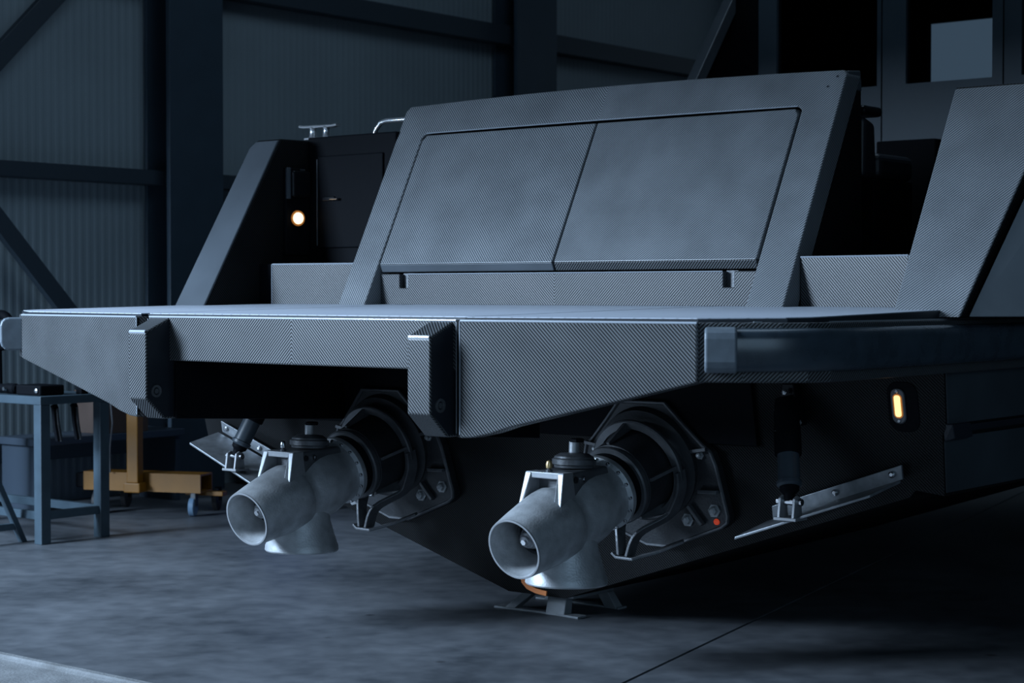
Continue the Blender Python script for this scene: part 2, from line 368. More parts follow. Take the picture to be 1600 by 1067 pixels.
# ---- swim platform
ZB, ZT = 1.20, 1.402
slab = [(-0.90, -1.50), (0.90, -1.50), (1.83, -1.42), (2.13, -1.25), (2.15, -1.1), (2.15, 6.0), (-2.15, 6.0), (-2.15, -1.1), (-2.13, -1.25), (-1.83, -1.42)]
platform = P(B().zprism(slab, ZB + 0.012, ZT - 0.012), 'swim_platform', 'hull')
B().yprism([(-0.90, 1.216), (0.90, 1.216), (0.90, ZT), (-0.90, ZT)], -1.57, -1.49).build('centre_fascia', 'cf^', platform, bevel=0.006)
wing = [(0.905, 0.973), (0.96, 0.976), (1.04, 0.994), (1.12, 1.020), (1.40, 1.089), (1.858, 1.200), (1.858, ZT), (0.905, ZT)]
def wing_pts(s):
    f = lambda x: -1.604 + (x - 0.905) / 0.953 * 0.109
    return [(s * x, f(x), z) for x, z in wing]
for s in (1, -1):
    wf = B().poly(wing_pts(s), (0, 0.075, 0)).build('wing_fascia', 'cf\\', platform, bevel=0.006)
    # inboard cheek between the wing and the fender bracket
    B().poly([(s * 0.862, -1.572, 0.973), (s * 0.903, -1.598, 0.973), (s * 0.903, -1.53, 0.973), (s * 0.862, -1.53, 0.973)], (0, 0, ZT - 0.973)).build('wing_cheek', 'cfd', platform, bevel=0.003)
    B().tube([(s * x, -1.604 + (x - 0.905) / 0.953 * 0.109 + 0.002, ZT - 0.002) for x in (0.907, 1.2, 1.55, 1.857)], 0.0045, 8).build('highlight_bead', 'highlight', wf, smooth=True)  # thin added tubes that draw the edge highlights
    B().tube([(s * 0.905, -1.603, 0.985), (s * 0.905, -1.603, ZT - 0.004)], 0.0025, 6, up=(0, 1, 0)).build('highlight_bead', 'highlight', wf, smooth=True)
    B().tube([(s * 0.864, -1.574, 0.985), (s * 0.864, -1.574, ZT - 0.01)], 0.002, 6, up=(0, 1, 0)).build('highlight_bead', 'highlight', wf, smooth=True)
B().tube([(-0.86, -1.569, ZT - 0.002), (0, -1.569, ZT - 0.002), (0.86, -1.569, ZT - 0.002)], 0.0045, 8).build('highlight_bead', 'highlight', platform, smooth=True)
# corner fascia: follows the rounded corner and runs forward along the side
cor = [(1.862, -1.480), (1.99, -1.405), (2.09, -1.335), (2.15, -1.275), (2.185, -1.20), (2.19, -1.0), (2.19, 6.0)]
for s in (1, -1):
    path = [(s * x, y, (ZB + ZT) / 2) for x, y in cor]; h = (ZT - ZB) / 2
    secq = [(-0.03, -h), (0.03, -h), (0.03, h), (-0.03, h)]
    path = [(x - s * 0.02, y + 0.02, z) for x, y, z in path]
    B().sweep(path, secq).build('corner_fascia', 'cf/', platform, bevel=0.006)
# deck panels (sloping up forward), seams at the wing joints
zd = lambda y: 1.414 + (y + 1.58) / 1.6 * 0.028
def deck(name, poly):
    cx_ = sum(x for x, y in poly) / len(poly)
    bot = [(x, y, 1.394) for x, y in poly]; top = [(x, y, zd(min(y, 0.3)) - 0.003) for x, y in poly]
    core = P(B().hexa(bot, top), name, 'hull')
    q = [(x + (0.007 if x < cx_ else -0.007), y + (0.004 if y < 0 else 0)) for x, y in poly]
    B().hexa([(x, y, zd(min(y, 0.3)) - 0.003) for x, y in q], [(x, y, zd(min(y, 0.3))) for x, y in q]).build('deck_covering', 'deck', core)
    return core
deck('deck_panel', [(-0.898, -1.545), (0.898, -1.545), (0.898, 0.3), (-0.898, 0.3)])
deck('deck_panel', [(0.906, -1.575), (1.845, -1.468), (2.10, -1.315), (2.15, -1.23), (2.165, 0.3), (0.906, 0.3)])
deck('deck_panel', [(-0.906, 0.3), (-2.165, 0.3), (-2.15, -1.23), (-2.10, -1.315), (-1.845, -1.468), (-0.906, -1.575)])
# under-platform side plates
P(B().poly([(-0.70, -1.56, 0.972), (-1.03, -0.20, 0.884), (-1.03, -0.20, 1.21), (-0.70, -1.56, 1.21)], (-0.02, 0.005, 0)), 'support_plate', 'black', bevel=0.003)
P(B().poly([(0.86, -1.56, 0.972), (0.78, -1.00, 0.93), (0.78, -1.00, 1.21), (0.86, -1.56, 1.21)], (0.02, 0.005, 0)), 'support_plate', 'black', bevel=0.003)
# ---- fender brackets
bprof = [(-1.45, 1.396), (-1.572, 1.396), (-1.690, 1.345), (-1.697, 1.335), (-1.697, 1.06), (-1.60, 0.972), (-1.45, 0.972)]
for s, mt in ((1, 'cf\\'), (-1, 'cf/')):
    x0, x1 = (0.732, 0.844) if s > 0 else (-0.844, -0.732)
    br = P(B().xprism(bprof, x0, x1), 'fender_bracket', mt, bevel=0.009, seg=3)
    B().tube([(x0 + 0.006, -1.6915, 1.3395), (x1 - 0.006, -1.6915, 1.3395)], 0.008, 8).build('highlight_bead', 'highlight', br, smooth=True)
    # smooth dark side cheek and socket
    xs = x1
    B().xprism([(-1.46, 1.386), (-1.570, 1.386), (-1.682, 1.338), (-1.688, 1.33), (-1.688, 1.064), (-1.597, 0.981), (-1.46, 0.981)], xs - 0.004, xs + 0.0015).build('side_cheek', 'hull', br)
    B().lathe([(0, 0.026), (0.006, 0.026), (0.006, 0.017), (0.001, 0.015)], (xs + 0.001, -1.645, 1.091), (1, 0, 0), 24, caps=False).build('bolt_socket', 'alu_mid', br, smooth=True)
    B().lathe([(0, 0.012), (0.0055, 0.011), (0.0055, 0.004)], (xs + 0.001, -1.645, 1.091), (1, 0, 0), 6).build('bolt_head', 'alu_mid', br)
# ---- rub rails
rail_sec = [(-0.04, -0.072), (0.022, -0.072), (0.040, -0.067), (0.052, -0.055), (0.058, -0.036), (0.058, 0.036), (0.052, 0.055), (0.040, 0.067), (0.022, 0.072), (-0.04, 0.072)]
rc = [(1.905, -1.502), (1.96, -1.462), (2.05, -1.390), (2.11, -1.328), (2.155, -1.258), (2.185, -1.17), (2.203, -1.05), (2.21, 0.0), (2.21, 3.0), (2.19, 6.0)]
for s in (1, -1):
    path = [(s * x, y, 1.311) for x, y in rc]
    sec_ = [(a * s, bb) for a, bb in rail_sec]
    rail = P(B().sweep(path[1:], sec_), 'rub_rail', 'rubber', smooth=True)
    cap = [(1.897, -1.516), (1.905, -1.512), (1.965, -1.480), (1.99, -1.466)]
    B().sweep([(s * 1.897, -1.507, 1.311), (s * 1.905, -1.502, 1.311), (s * 1.985, -1.448, 1.311)], [(a * s * 1.06, bb * 1.06) for a, bb in rail_sec]).build('rail_end_cap', 'rubber_cap', rail, bevel=0.012, seg=3)
    B().sweep([(s * (x - 0.05), y + 0.02, 1.401) for x, y in rc[2:]], [(-0.02 * s, -0.004), (0.012 * s, -0.004), (0.012 * s, 0.004), (-0.02 * s, 0.004)]).build('rail_ledge', 'plate', rail)

# ---- stern bench locker
yb = lambda z: 0.019 + 0.517 * (z - 1.441)
bench = P(B().xprism([(yb(1.42) + 0.15, 1.42), (yb(2.44) + 0.11, 2.44), (0.69, 2.47), (0.715, 1.42)], -1.285, 1.285), 'bench_locker', 'black')
# frame with the opening: legs + crowned top as one ring of quads
def ring_prism(outer, inner, thick):
    q = B(); A = [q.bm.verts.new((x, yb(z), z)) for x, z in outer]; I = [q.bm.verts.new((x, yb(z), z)) for x, z in inner]
    A2 = [q.bm.verts.new((x, yb(z) + thick, z)) for x, z in outer]; I2 = [q.bm.verts.new((x, yb(z) + thick, z)) for x, z in inner]
    for i in range(len(A) - 1):
        q.bm.faces.new((A[i], A[i + 1], I[i + 1], I[i])); q.bm.faces.new((A2[i + 1], A2[i], I2[i], I2[i + 1]))
        q.bm.faces.new((A[i + 1], A[i], A2[i], A2[i + 1])); q.bm.faces.new((I[i], I[i + 1], I2[i + 1], I2[i]))
    for e in (0, -1): q.bm.faces.new((A[e], I[e], I2[e], A2[e]))
    return q
top = lambda x: 2.484 + 0.022 * (1 - (x / 1.3) ** 2)
itop = lambda x: 2.328 + 0.004 * (1 - (x / 1.12) ** 2)
outer = [(-1.298, 1.432), (-1.306, 2.46), (-1.285, top(1.285))] + [(x, top(x)) for x in (-0.9, -0.45, 0.0, 0.45, 0.9)] + [(1.285, top(1.285)), (1.306, 2.46), (1.298, 1.432)]
inner = [(-1.113, 1.432), (-1.124, 2.31), (-1.10, itop(1.1))] + [(x, itop(x)) for x in (-0.85, -0.42, 0.0, 0.42, 0.85)] + [(1.10, itop(1.1)), (1.124, 2.31), (1.113, 1.432)]
B_ = ring_prism(outer, inner, 0.13).build('bench_frame', 'cfb', bench, bevel=0.008, seg=3)
B().tube([(x, yb(z) + 0.002, z + 0.002) for x, z in inner[2:-2]], 0.003, 6).build('highlight_bead', 'highlight', bench, smooth=True)
# two lift-up panels with a folded lip
for s in (1, -1):
    z0, z1 = 1.645, 2.318
    xa0, xa1, xo0, xo1 = 0.006, 0.006, 1.103, 1.113
    q = B(); f = lambda z: yb(z) - 0.002
    pts = [(xa0, z0), (xo0, z0), (xo1, z1 - 0.03), (xo1 - 0.022, z1), (xa1, z1)]
    front = [(s * x, f(z), z) for x, z in pts]; back = [(s * x, f(z) + 0.05, z) for x, z in pts]
    a = [q.bm.verts.new(v) for v in front]; c = [q.bm.verts.new(v) for v in back]
    q.bm.faces.new(a); q.bm.faces.new(c[::-1])
    for i in range(5): j = (i + 1) % 5; q.bm.faces.new((a[i], a[j], c[j], c[i]))
    pan = q.build('locker_panel', 'cfb/' if s > 0 else 'cfb\\', bench, bevel=0.005, seg=2)
    B().poly([(s * xa0, f(z0) + 0.001, z0 - 0.001), (s * xa0, f(z0) + 0.018, 1.606), (s * xa0, f(z0) + 0.06, 1.606), (s * xa0, f(z0) + 0.06, z0 - 0.001)], (s * (xo0 - xa0), 0, 0)).build('panel_lip', 'cf/' if s > 0 else 'side', pan, bevel=0.004)
# lower board with two notches
bd = [(-1.108, 1.44), (1.108, 1.44), (1.108, 1.597), (0.984, 1.597), (0.984, 1.526), (0.930, 1.526), (0.930, 1.597), (-0.924, 1.597), (-0.924, 1.526), (-0.980, 1.526), (-0.980, 1.597), (-1.108, 1.597)]
B().yprism(bd, 0.136, 0.166).build('kick_board', 'cfk', bench, bevel=0.005)
B().tube([(-0.92, 0.136, 1.596), (0.926, 0.136, 1.596)], 0.003, 6).build('highlight_bead', 'highlight', bench, smooth=True)
for x in (-0.952, 0.957): B().box(x - 0.03, x + 0.03, 0.168, 0.19, 1.50, 1.60).build('notch_back', 'alu_mid', bench)
# top and starboard/port side skins
B().hexa([(-1.30, 0.565, 2.40), (1.30, 0.565, 2.40), (1.30, 0.70, 2.40), (-1.30, 0.70, 2.40)], [(-1.30, 0.575, 2.482), (1.30, 0.575, 2.482), (1.30, 0.685, 2.492), (-1.30, 0.685, 2.492)]).build('bench_cap', 'side', bench, bevel=0.006)
for s in (1, -1):
    B().xprism([(yb(1.43) + 0.135, 1.43), (yb(2.40) + 0.135, 2.40), (0.69, 2.40), (0.72, 1.43)], s * 1.286, s * 1.298).build('side_skin', 'cfd', bench)
for x, z in ((1.262, 2.455), (1.228, 2.41)): B().lathe([(0, 0.006), (0.003, 0.005)], (x, yb(z) - 0.001, z), (0, -0.89, 0.46), 10).build('screw', 'steel', bench)
# seat facing forward behind the locker
seat = P(B().box(-1.25, 1.28, 0.86, 1.24, 1.66, 2.02), 'aft_seat', 'black', bevel=0.01)
B().box(-1.24, 1.29, 0.89, 1.235, 2.02, 2.14).build('seat_cushion', 'cushion', seat, bevel=0.035, seg=4)
B().xprism([(0.735, 2.02), (0.87, 2.02), (0.85, 2.27), (0.74, 2.30)], -1.24, 1.29).build('seat_backrest', 'cushion', seat, bevel=0.025, seg=4)
B().box(-1.24, 1.30, 0.725, 0.90, 2.30, 2.345).build('head_roll', 'blackgloss', seat, bevel=0.018, seg=3)
# ---- step risers and cockpit floor
for s in (1, -1):
    rs_ = P(B().poly([(s * 1.846, 0.079, 1.436), (s * 1.305, 0.147, 1.436), (s * 1.305, 0.20, 1.436), (s * 1.846, 0.13, 1.436)], (0, 0, 0.222)), 'step_riser', 'cfr', bevel=0.008, seg=3)
    B().tube([(s * 1.84, 0.081, 1.653), (s * 1.308, 0.148, 1.653)], 0.004, 6).build('highlight_bead', 'highlight', rs_, smooth=True)
    B().tube([(s * 1.844, 0.081, 1.44), (s * 1.844, 0.081, 1.653)], 0.003, 6, up=(0, 1, 0)).build('highlight_bead', 'highlight', rs_, smooth=True)
    P(B().box(s * 1.83, s * 1.97, 0.10, 0.16, 1.43, 1.655), 'riser_end', 'black')
P(B().box(-1.97, 1.97, 0.20, 4.3, 1.55, 1.655), 'cockpit_floor', 'black')
# ---- bulwarks
pr = lambda z: -0.28 + 0.594 * (z - 1.43)
def bulwark(s, xo0, xo1):
    zt = 2.333
    q = B()
    aft = [(s * 1.962, pr(1.41), 1.41), (s * xo0, pr(1.41), 1.41), (s * (xo1 - 0.006), pr(2.30), 2.30), (s * (xo1 - 0.03), pr(zt) + 0.005, zt), (s * 1.955, pr(zt), zt)]
    fwd = [(s * 1.962, 4.5, 1.41), (s * xo0, 4.5, 1.41), (s * (xo1 - 0.006), 4.5, 2.37), (s * (xo1 - 0.03), 4.5, 2.40), (s * 1.955, 4.5, 2.40)]
    a = [q.bm.verts.new(v) for v in aft]; c = [q.bm.verts.new(v) for v in fwd]
    q.bm.faces.new(a); q.bm.faces.new(c[::-1])
    for i in range(5): j = (i + 1) % 5; q.bm.faces.new((a[i], a[j], c[j], c[i]))
    return P(q, 'bulwark', 'cfd', bevel=0.01, seg=3)
for s, xo0, xo1, mt in ((1, 2.245, 2.43, 'cfb/'), (-1, 2.195, 2.178, 'side')):
    bw = bulwark(s, xo0, xo1)
    q = B(); e = 0.012
    a = [(s * 1.966, pr(1.41), 1.41), (s * (xo0 - 0.004), pr(1.41), 1.41), (s * (xo1 - 0.016), pr(2.29), 2.29), (s * (xo1 - 0.045), pr(2.325), 2.325), (s * 1.962, pr(2.325), 2.325)]
    q.poly([(x, y - 0.012, z) for x, y, z in a], (0, 0.016, 0)).build('raked_face', mt, bw, bevel=0.006)
    # outer side plate
    if s > 0:
        B().hexa([(2.262, pr(1.41) + 0.025, 1.412), (2.42, pr(1.41) + 0.20, 1.412), (2.42, 4.4, 1.412), (2.25, 4.4, 1.412)], [(2.447, pr(2.29) + 0.04, 2.29), (2.62, pr(2.29) + 0.22, 2.29), (2.62, 4.4, 2.34), (2.42, 4.4, 2.34)]).build('outer_plate', 'plate', bw, bevel=0.004)
# ---- port locker between bulwark and bench, with door, latch, light panel
lk = P(B().box(-1.955, -1.30, 0.46, 0.95, 1.655, 2.352), 'port_locker', 'black', bevel=0.008)
dr = B().box(-1.868, -1.385, 0.448, 0.462, 1.745, 2.245).build('locker_door', 'black', lk, bevel=0.012, seg=3)
B().tube([(-1.874, 0.45, 1.76), (-1.874, 0.45, 2.23)], 0.004, 8, up=(0, 1, 0)).build('door_edge', 'alu_mid', dr)
ltc = B().box(-1.825, -1.735, 0.438, 0.449, 2.000, 2.024).build('door_latch', 'blackgloss', dr, bevel=0.004)
B().cyl((-1.76, 0.436, 2.01), (-1.70, 0.43, 2.008), 0.007, 10).build('latch_lever', 'steel', dr)
sp = P(B().box(-1.968, -1.935, 0.275, 0.452, 1.705, 2.18), 'light_panel', 'black', bevel=0.006)
B().box(-1.940, -1.922, 0.275, 0.30, 2.01, 2.18).build('holder_lip', 'side', sp, bevel=0.004)
B().box(-1.940, -1.905, 0.30, 0.44, 2.02, 2.165).build('cup_holder', 'blackgloss', sp, bevel=0.015, seg=3)
B().cyl((-1.92, 0.36, 2.168), (-1.92, 0.40, 2.168), 0.008, 8).build('holder_pin', 'steel', sp)
lm = B().lathe([(0, 0.048), (0.012, 0.046), (0.014, 0.034)], (-1.936, 0.355, 1.907), (1, -0.25, 0), 28).build('lamp_ring', 'blackgloss', sp, smooth=True)
B().lathe([(0, 0.044), (0.0145, 0.042), (0.0155, 0.030)], (-1.934, 0.3545, 1.907), (1, -0.25, 0), 28).build('halo_ring', 'lampglow', sp, smooth=True)  # orange halo of the lamp put in as a faintly glowing ring
B().lathe([(0, 0.034), (0.012, 0.031), (0.018, 0.018), (0.020, 0.004)], (-1.926, 0.352, 1.907), (1, -0.25, 0), 24).build('lamp_lens', 'lampwarm', sp, smooth=True)
# ---- mooring cleat on the port locker, grab rail
cl = P(B().box(-2.10, -1.93, 0.57, 0.63, 2.352, 2.366), 'mooring_cleat', 'chrome', bevel=0.004)
for x in (-2.055, -1.95): B().lathe([(0, 0.026), (0.01, 0.020), (0.05, 0.018), (0.062, 0.024)], (x, 0.6, 2.362), (0, 0, 1), 16).build('cleat_post', 'chrome', cl, smooth=True)
B().sweep([(-2.15, 0.6, 2.432), (-2.12, 0.6, 2.428), (-1.90, 0.6, 2.424), (-1.86, 0.6, 2.428)], rrect(0.018, 0.008, 0.006, 2)).build('cleat_horn', 'chrome', cl, smooth=True)
P(B().tube([(-1.595, 0.6, 2.34), (-1.575, 0.6, 2.385), (-1.54, 0.6, 2.42), (-1.50, 0.6, 2.428), (-1.2, 0.6, 2.428), (-1.16, 0.6, 2.38)], 0.013, 10, up=(0, 1, 0)), 'grab_rail', 'chrome', smooth=True)
# ---- side marker lamp on the transom, starboard
yl = yt(1.06)
for s in (1, -1):
    ml = P(B().poly([(s * 1.965 + x, yt(1.06 + z) - 0.004, 1.06 + z) for x, z in rrect(0.065, 0.098, 0.045)], (0, 0.012, 0)), 'marker_lamp', 'black', bevel=0.003)
    B().poly([(s * 1.948 + x, yt(1.063 + z) - 0.012, 1.063 + z) for x, z in rrect(0.030, 0.070, 0.028)], (0, 0.010, 0)).build('lamp_bezel', 'alu_mid', ml, bevel=0.004)
    if s > 0:
        B().poly([(s * 1.948 + x, yt(1.063 + z) - 0.0135, 1.063 + z) for x, z in rrect(0.020, 0.048, 0.018)], (0, 0.010, 0)).build('amber_lens', 'lampglow', ml)
        B().poly([(s * 1.948 + x, yt(1.063 + z) - 0.016, 1.063 + z) for x, z in rrect(0.013, 0.042, 0.010)], (0, 0.010, 0)).build('lamp_strip', 'lampwarm2', ml)
    for dz in (-0.058, 0.058): B().lathe([(0, 0.008), (0.004, 0.006)], (s * 1.948, yt(1.063 + dz) - 0.012, 1.063 + dz), (0, -1, 0), 10).build('lamp_screw', 'steel', ml)

# ---- trim tabs with rams
ht = lambda x: 0.575 + 0.35 * (x - 1.39)
for s in (1, -1):
    x0, x1 = 1.355, 1.945
    bot = [(s * x0, -0.20, ht(x0) - 0.005), (s * (x1 + 0.01), -0.20, ht(x1) - 0.005), (s * (x1 - 0.01), -0.415, ht(x1) - 0.045), (s * x0, -0.45, ht(x0) - 0.045)]
    tab = P(B().poly(bot, (0, 0, 0.012)), 'trim_tab', 'tab', bevel=0.003)
    q = B().poly([(s * 1.37, -0.165, ht(1.37) + 0.005), (s * 1.95, -0.165, ht(1.95) + 0.005), (s * 1.95, -0.175, ht(1.95) + 0.062), (s * 1.37, -0.175, ht(1.37) + 0.062)], (0, -0.012, 0))
    hb = q.build('hinge_bracket', 'tab', tab, bevel=0.002)
    for x in (1.42, 1.66, 1.91): B().lathe([(0, 0.014), (0.008, 0.013), (0.011, 0.007)], (s * x, -0.185, ht(x) + 0.036), (0, -1, 0), 12).build('hinge_bolt', 'steel', tab)
    xc = s * 1.59; zc = ht(1.59) - 0.03
    for dx in (-0.032, 0.032):
        B().xprism([(-0.455, zc), (-0.385, zc), (-0.395, zc + 0.085), (-0.42, zc + 0.095), (-0.442, zc + 0.085)], xc + dx - 0.006, xc + dx + 0.006).build('clevis_plate', 'machined', tab, bevel=0.002)
    B().box(xc - 0.05, xc + 0.05, -0.46, -0.37, zc - 0.002, zc + 0.010).build('clevis_base', 'machined', tab, bevel=0.002)
    B().cyl((xc - 0.055, -0.418, zc + 0.07), (xc + 0.055, -0.418, zc + 0.07), 0.014, 12).build('clevis_pin', 'steel', tab)
    p0 = Vector((xc, -0.418, zc + 0.07)); p1 = Vector((xc - s * 0.115, -0.255, 1.09)); d = (p1 - p0).normalized()
    ram = P(B().lathe([(0.06, 0.040), (0.068, 0.050), (0.082, 0.050), (0.085, 0.044), (0.20, 0.044)], p0, d, 24), 'trim_ram', 'ram', smooth=True)
    B().lathe([(0, 0.020), (0.03, 0.022), (0.045, 0.038), (0.062, 0.040)], p0, d, 20).build('ram_eye', 'black', ram, smooth=True)
    B().lathe([(0.195, 0.052), (0.205, 0.054), (0.30, 0.054), (0.33, 0.050), (0.36, 0.052), (0.43, 0.045)], p0, d, 24).build('ram_boot', 'black', ram, smooth=True)
    B().tube([p0 + d * 0.30 + Vector((0.053 * math.cos(t * math.pi / 12), 0.053 * math.sin(t * math.pi / 12), 0)) for t in range(24)], 0.003, 6, closed=True).build('boot_clip', 'steel', ram)
    xc = xc - s * 0.10
    B().poly([(xc - 0.05, yt(1.0) - 0.075, 0.97), (xc + 0.05, yt(1.0) - 0.075, 0.97), (xc + 0.028, yt(1.1) - 0.06, 1.14), (xc - 0.028, yt(1.1) - 0.06, 1.14)], (0, 0.07, 0)).build('ram_bracket', 'blackgloss', ram, bevel=0.006)
    for dx, z in ((0.0, 1.105), (-0.045, 1.03), (0.03, 1.035), (0.055, 0.985)): B().lathe([(0, 0.013), (0.006, 0.012), (0.009, 0.005)], (xc + dx, yt(z) - 0.08, z), (0, -1, 0), 6).build('bracket_bolt', 'steel', ram)

# ---- waterjets (built once in local coordinates at the transom flange, then copied)
ax = Vector((0, -0.959, -0.2835)).normalized(); uv_ = Vector((0, -0.2835, 0.959)).normalized()
J = lambda u, s, v: Vector((u, 0, 0)) + ax * s + uv_ * v
O = Vector((0.76, -0.175, 0.775))
def L(x, y, z): return (x - O.x, y - O.y, z - O.z)
jet = P(B().lathe([(-0.02, 0.252), (0.030, 0.245), (0.045, 0.205), (0.065, 0.178), (0.255, 0.170), (0.262, 0.158), (0.27, 0.158)], (0, 0, 0), ax, 48), 'waterjet', 'alu_dark', smooth=True, loc=O)
jet['label'] = 'dark cast waterjet unit with bare aluminium steering nozzle'
# mounting flange
fo = [(0.12, 1.040), (0.20, 0.955), (0.29, 0.865), (0.325, 0.84), (0.345, 0.78), (0.378, 0.565), (0.372, 0.535), (0.34, 0.512), (0.18, 0.450), (0.06, 0.405)]
fo = fo + [(-x, z) for x, z in fo[::-1]]
fl = B().poly([L(O.x + x, yt(z) - 0.045, z) for x, z in fo], (0, 0.05, 0)).build('mounting_flange', 'alu_dark', jet, bevel=0.008)
B().tube([L(O.x + x * 0.985, yt(z) - 0.047, z + (0.725 - z) * 0.015) for x, z in fo], 0.008, 6, up=(0, 1, 0), closed=True).build('flange_rim', 'alu_mid', jet, smooth=True)
# stiffening ring, ribs
B().lathe([(0.085, 0.190), (0.085, 0.222), (0.092, 0.226), (0.105, 0.226), (0.110, 0.220), (0.110, 0.190)], (0, 0, 0), ax, 56, caps=False).build('stiffening_ring', 'alu_mid', jet, smooth=True)
for ang in (8, 95, 172, -60, -120):
    c, sn = math.cos(R(ang)), math.sin(R(ang))
    e = Vector((c, 0, 0)) + uv_ * sn; t = e.cross(ax) * 0.007
    B().hexa([e * 0.165 + ax * 0.25 - t, e * 0.165 + ax * 0.25 + t, e * 0.17 + ax * 0.07 + t, e * 0.17 + ax * 0.07 - t],
             [e * 0.180 + ax * 0.25 - t, e * 0.180 + ax * 0.25 + t, e * 0.222 + ax * 0.09 + t, e * 0.222 + ax * 0.09 - t]).build('casing_rib', 'alu_mid', jet)
for x, z, x2, z2 in ((0.235, 0.835, 0.315, 0.848), (0.25, 0.665, 0.345, 0.668), (-0.235, 0.835, -0.315, 0.848), (-0.25, 0.665, -0.345, 0.668), (0.19, 0.60, 0.25, 0.52), (-0.19, 0.60, -0.25, 0.52)):
    d = Vector((x2 - x, 0, z2 - z)).normalized(); nn = Vector((-d.z, 0, d.x)) * 0.008
    q = [Vector(L(O.x + x, yt(z) - 0.045, z)) + nn, Vector(L(O.x + x2, yt(z2) - 0.045, z2)) + nn, Vector(L(O.x + x2, yt(z2) - 0.045, z2)) - nn, Vector(L(O.x + x, yt(z) - 0.045, z)) - nn]
    B().poly(q, (0, -0.028, 0)).build('flange_rib', 'alu_mid', jet, bevel=0.003)
# splayed legs meeting at a foot under the casing
foot = Vector(L(O.x - 0.02, -0.305, 0.385))
def smooth_path(pts, n=5):
    out = []; q = [pts[0]] + list(pts) + [pts[-1]]
    for i in range(1, len(q) - 2):
        for k in range(n):
            t = k / n; a, b_, c, d = q[i - 1], q[i], q[i + 1], q[i + 2]
            out.append(0.5 * ((2 * b_) + (c - a) * t + (2 * a - 5 * b_ + 4 * c - d) * t * t + (3 * b_ - a - 3 * c + d) * t ** 3))
    return out + [pts[-1]]
leg_r = [J(0.218, 0.098, 0.01), J(0.212, 0.098, -0.06), J(0.180, 0.10, -0.13), J(0.125, 0.103, -0.20), foot + Vector((0.055, -0.005, 0.095)), foot + Vector((0.012, -0.01, 0.0))]
leg_l = [J(-0.215, 0.098, -0.03), J(-0.19, 0.10, -0.11), J(-0.125, 0.105, -0.175), foot + Vector((-0.045, 0.0, 0.10)), foot + Vector((-0.03, -0.01, 0.0))]
for pts in (leg_r, leg_l):
    B().sweep(smooth_path(pts), [(-0.007, -0.030), (0.007, -0.030), (0.007, 0.030), (-0.007, 0.030)], up=(0, -1, 0.1)).build('casing_leg', 'alu_mid', jet, bevel=0.003)
B().sweep([foot + Vector((-0.055, -0.02, 0.012)), foot + Vector((-0.03, -0.02, -0.006)), foot + Vector((0.04, -0.02, -0.008)), foot + Vector((0.11, 0.06, 0.02)), foot + Vector((0.20, 0.12, 0.065))], [(-0.035, -0.006), (0.035, -0.006), (0.035, 0.006), (-0.035, 0.006)]).build('casing_foot', 'alu_mid', jet, bevel=0.003)
B().sweep([J(-0.10, 0.22, -0.14), J(-0.11, 0.22, -0.19), J(-0.10, 0.21, -0.235)], [(-0.02, -0.012), (0.02, -0.012), (0.02, 0.012), (-0.02, 0.012)], up=(0, -1, 0)).build('hose_lug', 'alu', jet, bevel=0.004)
# coupling rings
B().lathe([(0.262, 0.150), (0.262, 0.166), (0.268, 0.170), (0.290, 0.170), (0.297, 0.164), (0.297, 0.150)], (0, 0, 0), ax, 48, caps=False).build('coupling_ring', 'alu_mid', jet, smooth=True)
B().lathe([(0.29, 0.150), (0.315, 0.146), (0.345, 0.138), (0.36, 0.138)], (0, 0, 0), ax, 40).build('coupling_boot', 'black', jet, smooth=True)
# steering nozzle
noz = B().lathe([(0.345, 0.140), (0.345, 0.158), (0.352, 0.161), (0.372, 0.161), (0.378, 0.155), (0.385, 0.146), (0.41, 0.143), (0.45, 0.150), (0.50, 0.160), (0.55, 0.164), (0.60, 0.160), (0.645, 0.149), (0.672, 0.143), (0.684, 0.147), (0.70, 0.153), (0.74, 0.152), (0.82, 0.144), (0.90, 0.135), (0.965, 0.1265), (0.972, 0.124), (0.974, 0.120), (0.972, 0.1155), (0.94, 0.114), (0.86, 0.113), (0.80, 0.108), (0.78, 0.100), (0.78, 0.03)], (0, 0, 0), ax, 64).build('steering_nozzle', 'alu', jet, smooth=True)
nl = B().lathe([(0.9695, 0.1255), (0.9755, 0.1245), (0.9765, 0.1205), (0.9755, 0.1165), (0.9695, 0.1155)], (0, 0, 0), ax, 64, caps=False).build('nozzle_lip', 'machined', jet, smooth=True)
# hub and vane inside the bore
hb = Vector((0.0, 0, 0)) + uv_ * 0.004
B().lathe([(0.782, 0.088), (0.835, 0.086), (0.845, 0.078), (0.838, 0.070), (0.80, 0.068), (0.80, 0.02)], hb, ax, 36).build('bore_ring', 'alu_dark', jet, smooth=True)
B().lathe([(0.79, 0.060), (0.845, 0.055), (0.85, 0.047), (0.868, 0.045), (0.873, 0.036), (0.890, 0.034), (0.895, 0.024), (0.905, 0.021), (0.907, 0.008)], hb, ax, 28).build('nozzle_hub', 'alu_mid', jet, smooth=True)
B().lathe([(0.900, 0.013), (0.914, 0.012), (0.914, 0.003)], hb, ax, 6).build('hub_bolt', 'steel', jet)
# bolts round the nozzle flange (shared mesh)
bolt0 = B().lathe([(0, 0.0085), (0.007, 0.0085), (0.009, 0.005)], (0, 0, 0), ax, 6).build('flange_bolt', 'steel', jet)
k = 0
for ang in range(-90, 270, 22):
    e = Vector((math.cos(R(ang)), 0, 0)) + uv_ * math.sin(R(ang))
    o = bolt0 if k == 0 else bolt0.copy()
    if k: COL.objects.link(o); o.parent = jet
    o.location = e * 0.1525 + ax * 0.378; k += 1
